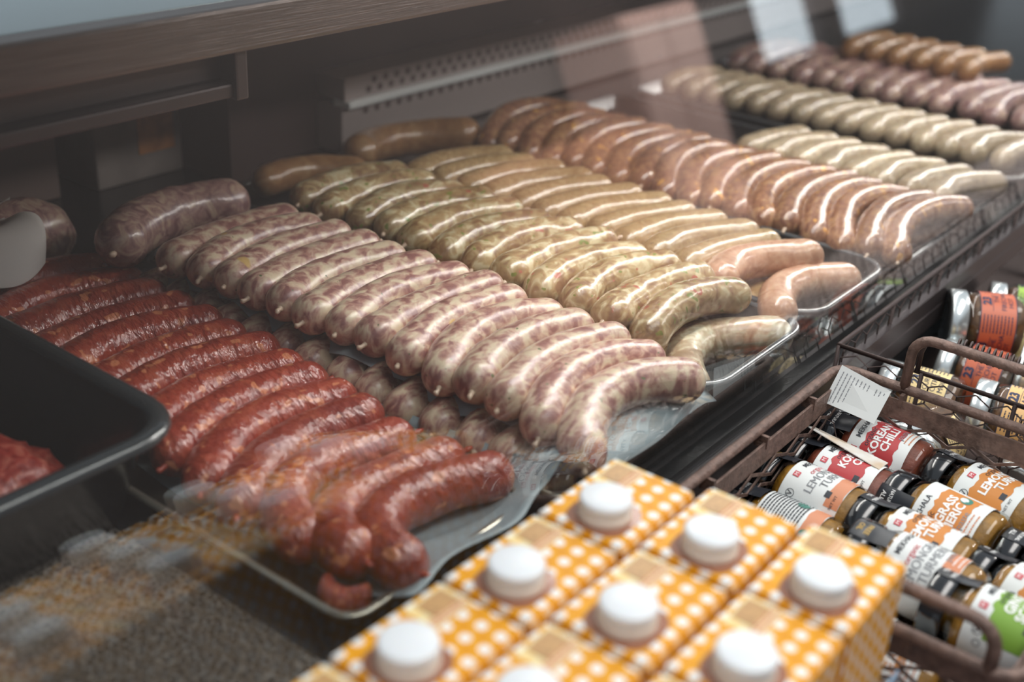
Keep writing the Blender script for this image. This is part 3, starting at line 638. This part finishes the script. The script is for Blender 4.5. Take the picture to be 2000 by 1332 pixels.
# ================================================================ JARS
def jar(kind):
    """small jar lying on its side, lid towards +Y, axis at the origin"""
    r = .0232; L_ = .080; e = empty('spice_paste_jar')
    paste = M['chilli'] if kind in ('chilli', 'chilli_side') else M['turm']
    y0 = -L_ / 2
    prof = [(.0001, y0 + .003), (.012, y0 + .003), (.0185, y0), (.0215, y0 + .002), (r, y0 + .006), (r, y0 + .056), (.0205, y0 + .0625), (.0178, y0 + .066), (.0178, y0 + .070)]
    b = MB(); b.lathe(prof, 40, 'y'); b.build('glass_body', M['jarglass'], e, smooth=True)
    b = MB(); b.lathe([(.0001, y0 + .0045), (.012, y0 + .0045), (.019, y0 + .003), (r - .0016, y0 + .007), (r - .0016, y0 + .055), (.019, y0 + .0605), (.0001, y0 + .0615)], 32, 'y'); b.build('paste', paste, e, smooth=True)
    b = MB(); b.lathe([(.0205, y0 + .0660), (.0216, y0 + .0668), (.0216, y0 + .0785), (.0206, y0 + .080), (.0001, y0 + .080)], 40, 'y'); b.build('lid', M['lid'], e, smooth=True)
    # label: nearly all the way round, v from -.020 to .0235
    v0, v1 = y0 + .012, y0 + .054; rl = r + .0002; lab = Flat(); lab.rect(-.066, .066, v0, v1)
    mw = M['white']; lo = lab.bend('label', rl, mw, e)
    A = Flat()
    mats = [M['text'], M['white_ink'], M['redink'], M['orlab'], M['redlab'], M['peach'], M['greenlab'], M['teal'], M['grey_text'], M['white']]
    c1 = {'chilli': 4, 'chilli_side': 4, 'turm': 3, 'turm_side': 3, 'ginger': 6}.get(kind)
    if kind in ('plain', 'back'):
        Bp = Flat(); Bp.ragged(-.03, .05, v0 + .0003, v0 + .0105, 5, .0004, 4); Bp.bend('printed_band', rl + .0002, mats, lo)
    else:
        Bp = Flat(); Bp.ragged(-.036, .030, v0 + .008, v1 - .0105, c1, .0013, 4); Bp.bend('printed_band', rl + .0002, mats, lo)
    if kind == 'back':
        A.lines(-.030, .030, v0 + .013, v1 - .003, 13, .0011, 5, 0); A.disc(-.020, v0 + .006, .004, 7); A.disc(.004, v0 + .018, .004, 7)
    else:
        A.text('MEKHALA', .003, v1 - .0056, .0052, .01, mi=0); A.rect(-.020, -.0155, v1 - .0078, v1 - .0033, 2); A.text('M', -.01775, v1 - .0056, .0038, mi=1)
        dark = 8 if kind == 'plain' else 1; t1, t2 = {'chilli': ('KOREAN', 'CHILLI'), 'chilli_side': ('KOREAN', 'CHILLI'), 'turm': ('LEMONGRASS', 'TURMERIC'), 'turm_side': ('LEMONGRASS', 'TURMERIC'), 'ginger': ('GINGER', 'SCALLION'), 'plain': ('LEMONGRASS', 'TURMERIC')}[kind]
        bd = .0 if kind == 'plain' else .035
        A.text('organic', -.004, v1 - .0128, .0058, .0, mi=2 if kind == 'plain' else 0)
        A.text(t1, -.002, v1 - .0187, .0080, bd, mi=dark); A.text(t2, 0, v1 - .0258, .0080, bd, mi=dark); A.text('paste', .008, v1 - .0318, .0062, 0, mi=8)
        A.ring(-.032, v1 - .008, .0030, .0004, 0); A.text('V', -.032, v1 - .008, .005, .01, mi=0); A.ring(-.0395, v1 - .0095, .0022, .0004, 0)
        A.disc(.024, v1 - .026, .0042, 7, 14); A.disc(.024, v1 - .0247, .0028, 9)
        A.lines(.000, .016, v0 + .0022, v0 + .0055, 2, .0009, 9, 5 if kind != 'plain' else 1); A.text('NET WT', -.026, v0 + .005, .0028, mi=0); A.rect(-.0245, -.0195, v0 + .0085, v0 + .0125, 0)
    A.bend('label_print', rl + .0004, mats, lo)
    # paper seal strip across the lid and shoulder
    st = MB(); n = 8; V = []; w_ = .0078
    pr_ = [(.0236, y0 + .0555), (.0222, y0 + .064), (.0220, y0 + .0672), (.0220, y0 + .0795), (.0208, y0 + .0808), (.012, y0 + .0808)]
    for (rr, yy) in pr_:
        for k in range(n + 1): an = (-w_ + 2 * w_ * k / n) / rr; V.append((rr * math.sin(an), yy, rr * math.cos(an)))
    F = [(i * (n + 1) + k, i * (n + 1) + k + 1, (i + 1) * (n + 1) + k + 1, (i + 1) * (n + 1) + k) for i in range(len(pr_) - 1) for k in range(n)]
    st.add(V, F); so = st.build('seal_strip', M['strip'], e, smooth=True)
    tA = Flat(); gi = 1 if kind in ('plain',) else 0
    if kind == 'plain': tA.text('OIL', 0, y0 + .0760, .0045, .02, R(180)); tA.text('FREE', 0, y0 + .0708, .0045, .02, R(180))
    else: tA.text('ALL', 0, y0 + .0760, .0042, .02, R(180)); tA.text('NATURAL', 0, y0 + .0708, .0036, .02, R(180), sx=.8)
    tA.bend('seal_print', .02215, M['gold'] if gi else M['white_ink'], so)
    return e
jp = {}
def put_jar(kind, loc, rz, roll, label, rx=0):
    if kind not in jp: jp[kind] = jar(kind); o = jp[kind]
    else: o = copy_tree(jp[kind])
    o.location = (loc[0] - .006, loc[1] + .004, loc[2] + .008); o.rotation_mode = 'XYZ'; o.rotation_euler = (rx, roll, rz); o.scale = (1.13,) * 3; tag(o, label, 'jar', 'small spice paste jars in the mesh basket'); return o
# basket floor is at z = -.0935; lower jars rest on it, upper ones in the gaps
put_jar('chilli', (.873, .268, -.046), R(-3), R(-22), 'small korean chilli paste jar with red label nearest the basket corner')
put_jar('chilli_side', (.823, .276, -.054), R(-3), R(14), 'small korean chilli paste jar with red label beside the hanging leaflet')
put_jar('plain', (.775, .278, -.048), R(-5), R(20), 'small jar with plain white lemongrass label and orange foot band behind the middle carton')
put_jar('back', (.733, .280, -.056), R(-2), R(5), 'small jar showing only the small print of its back label beside the cartons')
put_jar('turm', (.866, .176, -.048), R(-12), R(18), 'small orange-labelled turmeric jar at the right picture edge against the mesh')
put_jar('turm_side', (.816, .190, -.048), R(-8), R(-58), 'small orange-labelled turmeric jar whose label is turned so only GRASS ERIC shows')
put_jar('turm', (.764, .194, -.046), R(-4), R(18), 'small orange-labelled turmeric jar lying in the middle of the basket')
put_jar('plain', (.716, .176, -.034), R(-3), R(-12), 'small jar with plain white turmeric label leaning on the middle orange one')
put_jar('turm', (.672, .203, -.070), R(-4), R(10), 'small orange-labelled turmeric jar half hidden behind the carton corner')
put_jar('turm_side', (.808, .100, -.055), R(-6), R(0), 'small turmeric jar with black lid cut by the right picture edge')
put_jar('turm', (.760, .108, -.050), R(-8), R(25), 'small jar with black seal and white label right of the green-labelled one')
put_jar('ginger', (.694, .112, -.032), R(-2), R(16), 'small green-labelled ginger scallion jar at the lower right')
put_jar('turm', (.646, .170, -.058), R(4), R(-60), 'small orange-labelled jar lying low under the basket handle')
put_jar('chilli', (.700, .258, -.070), R(3), R(80), 'small chilli jar hidden low behind the cartons in the basket')

def big_jar(lm, names, paste):
    r = .032; L_ = .072; e = empty('relish_jar'); y0 = -L_ / 2
    b = MB(); b.lathe([(.0001, y0 + .004), (.020, y0 + .004), (.027, y0), (.0305, y0 + .003), (r, y0 + .008), (r, y0 + .048), (.0305, y0 + .053), (.0285, y0 + .056), (.0285, y0 + .060)], 44, 'y'); b.build('glass_body', M['jarglass'], e, smooth=True)
    b = MB(); b.lathe([(.0001, y0 + .006), (.026, y0 + .003), (r - .002, y0 + .009), (r - .002, y0 + .047), (.027, y0 + .053), (.0001, y0 + .053)], 36, 'y'); b.build('relish', paste, e, smooth=True)
    b = MB(); b.lathe([(.0305, y0 + .056), (.0318, y0 + .0568), (.0318, y0 + .0705), (.0305, y0 + .072), (.027, y0 + .0722), (.026, y0 + .0712), (.0001, y0 + .0712)], 48, 'y'); b.build('lid', M['silver'], e, smooth=True)
    v0, v1 = y0 + .012, y0 + .046; rl = r + .0002; F_ = Flat(); F_.rect(-.085, .085, v0, v1); lo = F_.bend('label', rl, lm, e)
    A = Flat(); A.rect(-.085, .085, v0, v0 + .0007); A.rect(-.085, .085, v1 - .0007, v1)
    for u in (-.05, 0, .05):
        A.text('23', u, v1 - .0065, .011, .05); A.text(names[0], u + .004, v1 - .0155, .0066, .0); A.text(names[1], u + .002, v1 - .022, .0066, 0); A.text(names[2], u, v1 - .0285, .0066, 0)
        A.rect(u - .012, u + .012, v1 - .0118, v1 - .0114)
        A.lines(u + .016, u + .034, v0 + .004, v1 - .004, 9, .0010, 4)
    A.bend('label_print', rl + .0003, M['navy'], lo); return e
def put_big(e, first, loc, rz, roll, label):
    o = e if first else copy_tree(e); o.location = loc; o.rotation_euler = (0, roll, rz); tag(o, label, 'jar', 'larger silver-lidded jars in the wire basket'); return o
jr = big_jar(M['coral'], ('THE', 'FIRECHA', 'HOT'), M['salsa']); jy = big_jar(M['butter'], ('CURVED', 'CITRUS', 'MOLE'), M['salsa']); ja = big_jar(M['apricot'], ('AGED', 'ONION CIDER', 'BOND'), M['salsa']); jg = big_jar(M['limelab'], ('THE', 'VERDE', 'GREEN'), M['salsa'])
put_big(jr, True, (1.157, .286, -.026), R(28), R(-20), 'large red-labelled jar with silver lid in the wire basket')
put_big(jg, True, (1.262, .276, -.050), R(18), R(10), 'large lime green-labelled jar with silver lid behind the red one')
put_big(jy, True, (1.000, .286, -.050), R(9), R(-25), 'large butter yellow-labelled jar with silver lid next to the basket handle')
put_big(jr, False, (1.105, .196, -.034), R(10), R(0), 'large red-labelled jar at the right edge under the spring grip')
put_big(ja, True, (1.015, .206, -.046), R(8), R(-20), 'large apricot-labelled jar with silver lid at the right picture edge')
put_big(jy, False, (.950, .262, -.062), R(85), R(180), 'large butter yellow-labelled jar low behind the mesh showing its back')
put_big(ja, False, (.948, .165, -.062), R(80), R(160), 'large apricot-labelled jar low behind the mesh right of the yellow one')
put_big(jr, False, (1.112, .268, -.0625), R(4), R(30), 'large red-labelled jar at the bottom under the other red one, left')
put_big(jy, False, (1.208, .266, -.0625), R(6), R(60), 'large butter yellow-labelled jar at the bottom under the upper red one, right')
put_big(jg, False, (1.19, .19, -.062), R(5), R(40), 'large lime green-labelled jar deep in the wire basket')

# ================================================================ MESH BASKET
def strands(mb, P0, U, W_, lu, lw, du, dw, th=.0011, wd=.0026):
    """expanded metal: diamond net of flat strands in the plane P0 + a*U + b*W_"""
    P0, U, W_ = Vector(P0), Vector(U).normalized(), Vector(W_).normalized(); Nn = U.cross(W_).normalized(); nw = max(2, round(lw / dw)); dw = lw / nw; nu = max(2, round(lu / du)); du = lu / nu
    for j in range(nw):
        for sgn in (1, -1):
            pts = []
            for i in range(nu * 2 + 1):
                a = i * du / 2; off = .5 + sgn * (.40 if i % 2 == 0 else -.0) if False else None
                v = (j + .5) * dw + sgn * (dw * .5 if i % 2 == (j % 2) else .0008)
                pts.append(P0 + U * a + W_ * min(max(v, 0), lw) + Nn * (sgn * .0006))
            V = []; F = []
            for i, p in enumerate(pts):
                for q in ((-1, -1), (-1, 1), (1, 1), (1, -1)): V.append(p + W_ * q[0] * wd / 2 + Nn * q[1] * th / 2)
            for i in range(len(pts) - 1):
                for k in range(4): F.append((i * 4 + k, i * 4 + (k + 1) % 4, (i + 1) * 4 + (k + 1) % 4, (i + 1) * 4 + k))
            mb.add(V, F)
bk = empty('mesh_basket', (.744, .204, -.097)); tag(bk, 'brown rusty mesh basket with flat rim band holding the small jars', 'basket')
bx0, bx1, by0, by1 = -.150, .142, -.122, .118; top = .114
def rr3(ins, z, r=.016): return [(p[0], p[1], z) for p in rrect(bx0 + ins, bx1 - ins, by0 + ins, by1 - ins, r)]
b = MB(); b.tube(rr3(.0, top), .0042, 10, closed=True); b.build('rim_rod', M['rust'], bk, smooth=True)
b = MB(); loft(b, [rr3(.0065, top - .007), rr3(.0075, top - .024), rr3(.0095, top - .024), rr3(.0085, top - .007), rr3(.0065, top - .007)], False); b.build('rim_band', M['rust'], bk)
b = MB(); zt_, ib = top - .024, .010; h_w = zt_ - .004
for (p, u, l) in (((bx0 + ib, by0 + ib, .004), (1, 0, 0), bx1 - bx0 - 2 * ib), ((bx0 + ib, by1 - ib, .004), (1, 0, 0), bx1 - bx0 - 2 * ib), ((bx0 + ib, by0 + ib, .004), (0, 1, 0), by1 - by0 - 2 * ib), ((bx1 - ib, by0 + ib, .004), (0, 1, 0), by1 - by0 - 2 * ib)):
    strands(b, p, u, (0, 0, 1), l, h_w, .040, .0175)
b.build('mesh_wall', M['rust'], bk)
b = MB(); strands(b, (bx0 + ib, by0 + ib, .002), (1, 0, 0), (0, 1, 0), bx1 - bx0 - 2 * ib, by1 - by0 - 2 * ib, .040, .0175); b.build('mesh_floor', M['rust'], bk)
for (x, y) in ((bx0, -.06), (bx0, .06), (bx1, -.06), (bx1, .06), (-.08, by1), (.0, by1), (.08, by1), (-.08, by0), (.08, by0)):
    sx = (1 if x < 0 else -1) * .008 if x in (bx0, bx1) else 0; sy = ((1 if y < 0 else -1) * .008) if y in (by0, by1) else 0
    b = MB(); b.box(min(x, x + sx) - .0015, max(x, x + sx) + .0015, min(y, y + sy) - .0015, max(y, y + sy) + .0015, top - .012, top - .002); b.build('weld_tab', M['rust'], bk)
for x, zh in ((bx1, .047), (bx0, .030)):
    b = MB(); ya, yb, rc = .062, -.105, .016; zt2 = top + zh; pts = [(x, ya, top - .004)]
    pts += [(x, ya - rc + rc * math.cos(R(a)), zt2 - rc + rc * math.sin(R(a))) for a in range(0, 91, 15)] + [(x, yb + rc + rc * math.cos(R(a)), zt2 - rc + rc * math.sin(R(a))) for a in range(90, 181, 15)] + [(x, yb, top - .004)]
    b.tube(pts, .0042, 10); b.build('handle', M['rust'], bk, smooth=True)

# leaflets
def card(corners, name, label, rows, mat_i, fold=False):
    c = [Vector(p) for p in corners]; n = (c[1] - c[0]).cross(c[3] - c[0]).normalized(); b = MB()
    b.add(c + [p - n * .0006 for p in c], [(0, 1, 2, 3), (7, 6, 5, 4), (0, 4, 5, 1), (1, 5, 6, 2), (2, 6, 7, 3), (3, 7, 4, 0)]); o = b.build(name, mat_i); tag(o, label, 'leaflet')
    return o, c, n
o, c, n = card([(.868, .3133, .0281), (.868, .2699, .020), (.850, .2724, -.0029), (.850, .3164, .0001)], 'leaflet', 'white square leaflet covered in small print at the corner of the mesh basket', 0, M['white'])
fl = MB(); U = (c[3] - c[0]); Wv = (c[1] - c[0]); rnd = random.Random(4)
for i in range(12):                                       # printed lines run from the rim into the basket
    t = .08 + i * .075; s0 = .12
    if i == 8: continue
    while s0 < .90:
        l = rnd.uniform(.03, .11); s1 = min(s0 + l, .92); q = [c[0] + U * s0 + Wv * t, c[0] + U * s1 + Wv * t, c[0] + U * s1 + Wv * (t + .018), c[0] + U * s0 + Wv * (t + .018)]
        fl.add([p - n * .0009 for p in q], [(0, 1, 2, 3)]); s0 = s1 + .02
fl.build('small_print', M['grey_text'], o)
fl = MB(); q = [c[0] + U * .55 + Wv * .68, c[0] + U * .68 + Wv * .68, c[0] + U * .68 + Wv * .70, c[0] + U * .55 + Wv * .70]; fl.add([p - n * .0010 for p in q], [(0, 1, 2, 3)]); fl.build('red_dash', M['redink'], o)
o, c, n = card([(.826, .318, -.012), (.815, .250, -.019), (.834, .250, -.022), (.842, .316, -.020)], 'leaflet', 'folded glossy leaflet wedged between the two korean chilli jars', 0, mat('leaflet_print', (.78, .80, .78), .3, var=.5, vscale=40, var_col=(.62, .50, .36)))
b = MB(); b.tube([(.830, .308, -.014), (.834, .306, -.005), (.842, .302, -.010), (.840, .296, -.022)], .0004, 6); b.build('tie_string', M['wire'], o)

# ================================================================ WIRE BASKET
wb = empty('wire_basket', (1.165, .230, -.097)); tag(wb, 'thin wire basket with hexagonal netting and spring grip holding the larger jars', 'basket')
wx0, wx1, wy0, wy1 = -.262, .330, -.115, .102; wt = .124
b = MB(); b.tube([(wx0, wy0, wt), (wx1, wy0, wt), (wx1, wy1, wt), (wx0, wy1, wt)], .0022, 8, closed=True)
b.tube([(wx0, wy0, .004), (wx1, wy0, .004), (wx1, wy1, .004), (wx0, wy1, .004)], .0022, 8, closed=True); b.build('rim_wire', M['wire'], wb, smooth=True)
for (x, y) in [(wx0, wy0), (wx0, wy1), (wx1, wy0), (wx1, wy1)] + [(wx0 + .118 * i, wy1) for i in range(1, 5)] + [(wx0 + .118 * i, wy0) for i in range(1, 5)] + [(wx0, -.045), (wx0, .03)]: b = MB(); b.tube([(x, y, wt), (x, y, .004)], .0018, 6); b.build('upright_wire', M['wire'], wb, smooth=True)
def hexnet(mb, P0, U, W_, lu, lw, s, r=.0007):
    P0, U, W_ = Vector(P0), Vector(U), Vector(W_); h = s * math.sqrt(3) / 2; rnd = random.Random(5); cache = {}
    def pt(a, b_):
        k = (round(a, 4), round(b_, 4))
        if k not in cache: cache[k] = P0 + U * (a + rnd.uniform(-.001, .001)) + W_ * (b_ + rnd.uniform(-.001, .001))
        return cache[k]
    j = 0; y = 0
    while y < lw:
        i = 0; x = (j % 2) * h
        while x < lu:
            a, b1, c1 = (x, y), (x + h, y + s / 2), (x + 2 * h, y)
            if y + s / 2 <= lw and x + h <= lu: mb.tube([pt(*a), pt(*b1)], r, 4)
            if y + s / 2 <= lw and x + 2 * h <= lu: mb.tube([pt(*b1), pt(*c1)], r, 4)
            if y + s * 1.5 <= lw and x + h <= lu: mb.tube([pt(*b1), pt(x + h, y + s * 1.5)], r, 4)
            x += 2 * h
        y += 1.5 * s; j += 1
b = MB()
for (p, u, l) in (((wx0, wy1, .004), (1, 0, 0), wx1 - wx0), ((wx0, wy0, .004), (0, 1, 0), wy1 - wy0), ((wx0, wy0, .004), (1, 0, 0), wx1 - wx0), ((wx1, wy0, .004), (0, 1, 0), wy1 - wy0)): hexnet(b, p, u, (0, 0, 1), l, wt - .004, .0145)
b.build('hexagonal_netting', M['wire'], wb)
b = MB(); b.box(wx0 + .003, wx1 - .003, wy0 + .003, wy1 - .003, .0005, .0025); b.build('wooden_floor', M['wood'], wb)
b = MB(); x = wx0; pts = [(x, .034, wt)] + [(x - .0, .020 + .014 * math.cos(R(a)), wt + .018 + .014 * math.sin(R(a))) for a in (0, 30, 60, 90)] + [(x, -.09, wt + .032), (x, -.10, wt + .02), (x, -.10, wt)]
b.tube(pts, .0022, 8); gh = b.build('handle', M['wire'], wb, smooth=True)
b = MB(); pts = []
for i in range(20 * 12): a = 2 * math.pi * i / 12; y = .008 - .0046 * i / 12; pts.append((x + .0065 * math.cos(a), y, wt + .032 + .0065 * math.sin(a)))
b.tube(pts, .0009, 6); b.build('spring_grip', M['wire'], gh, smooth=True)
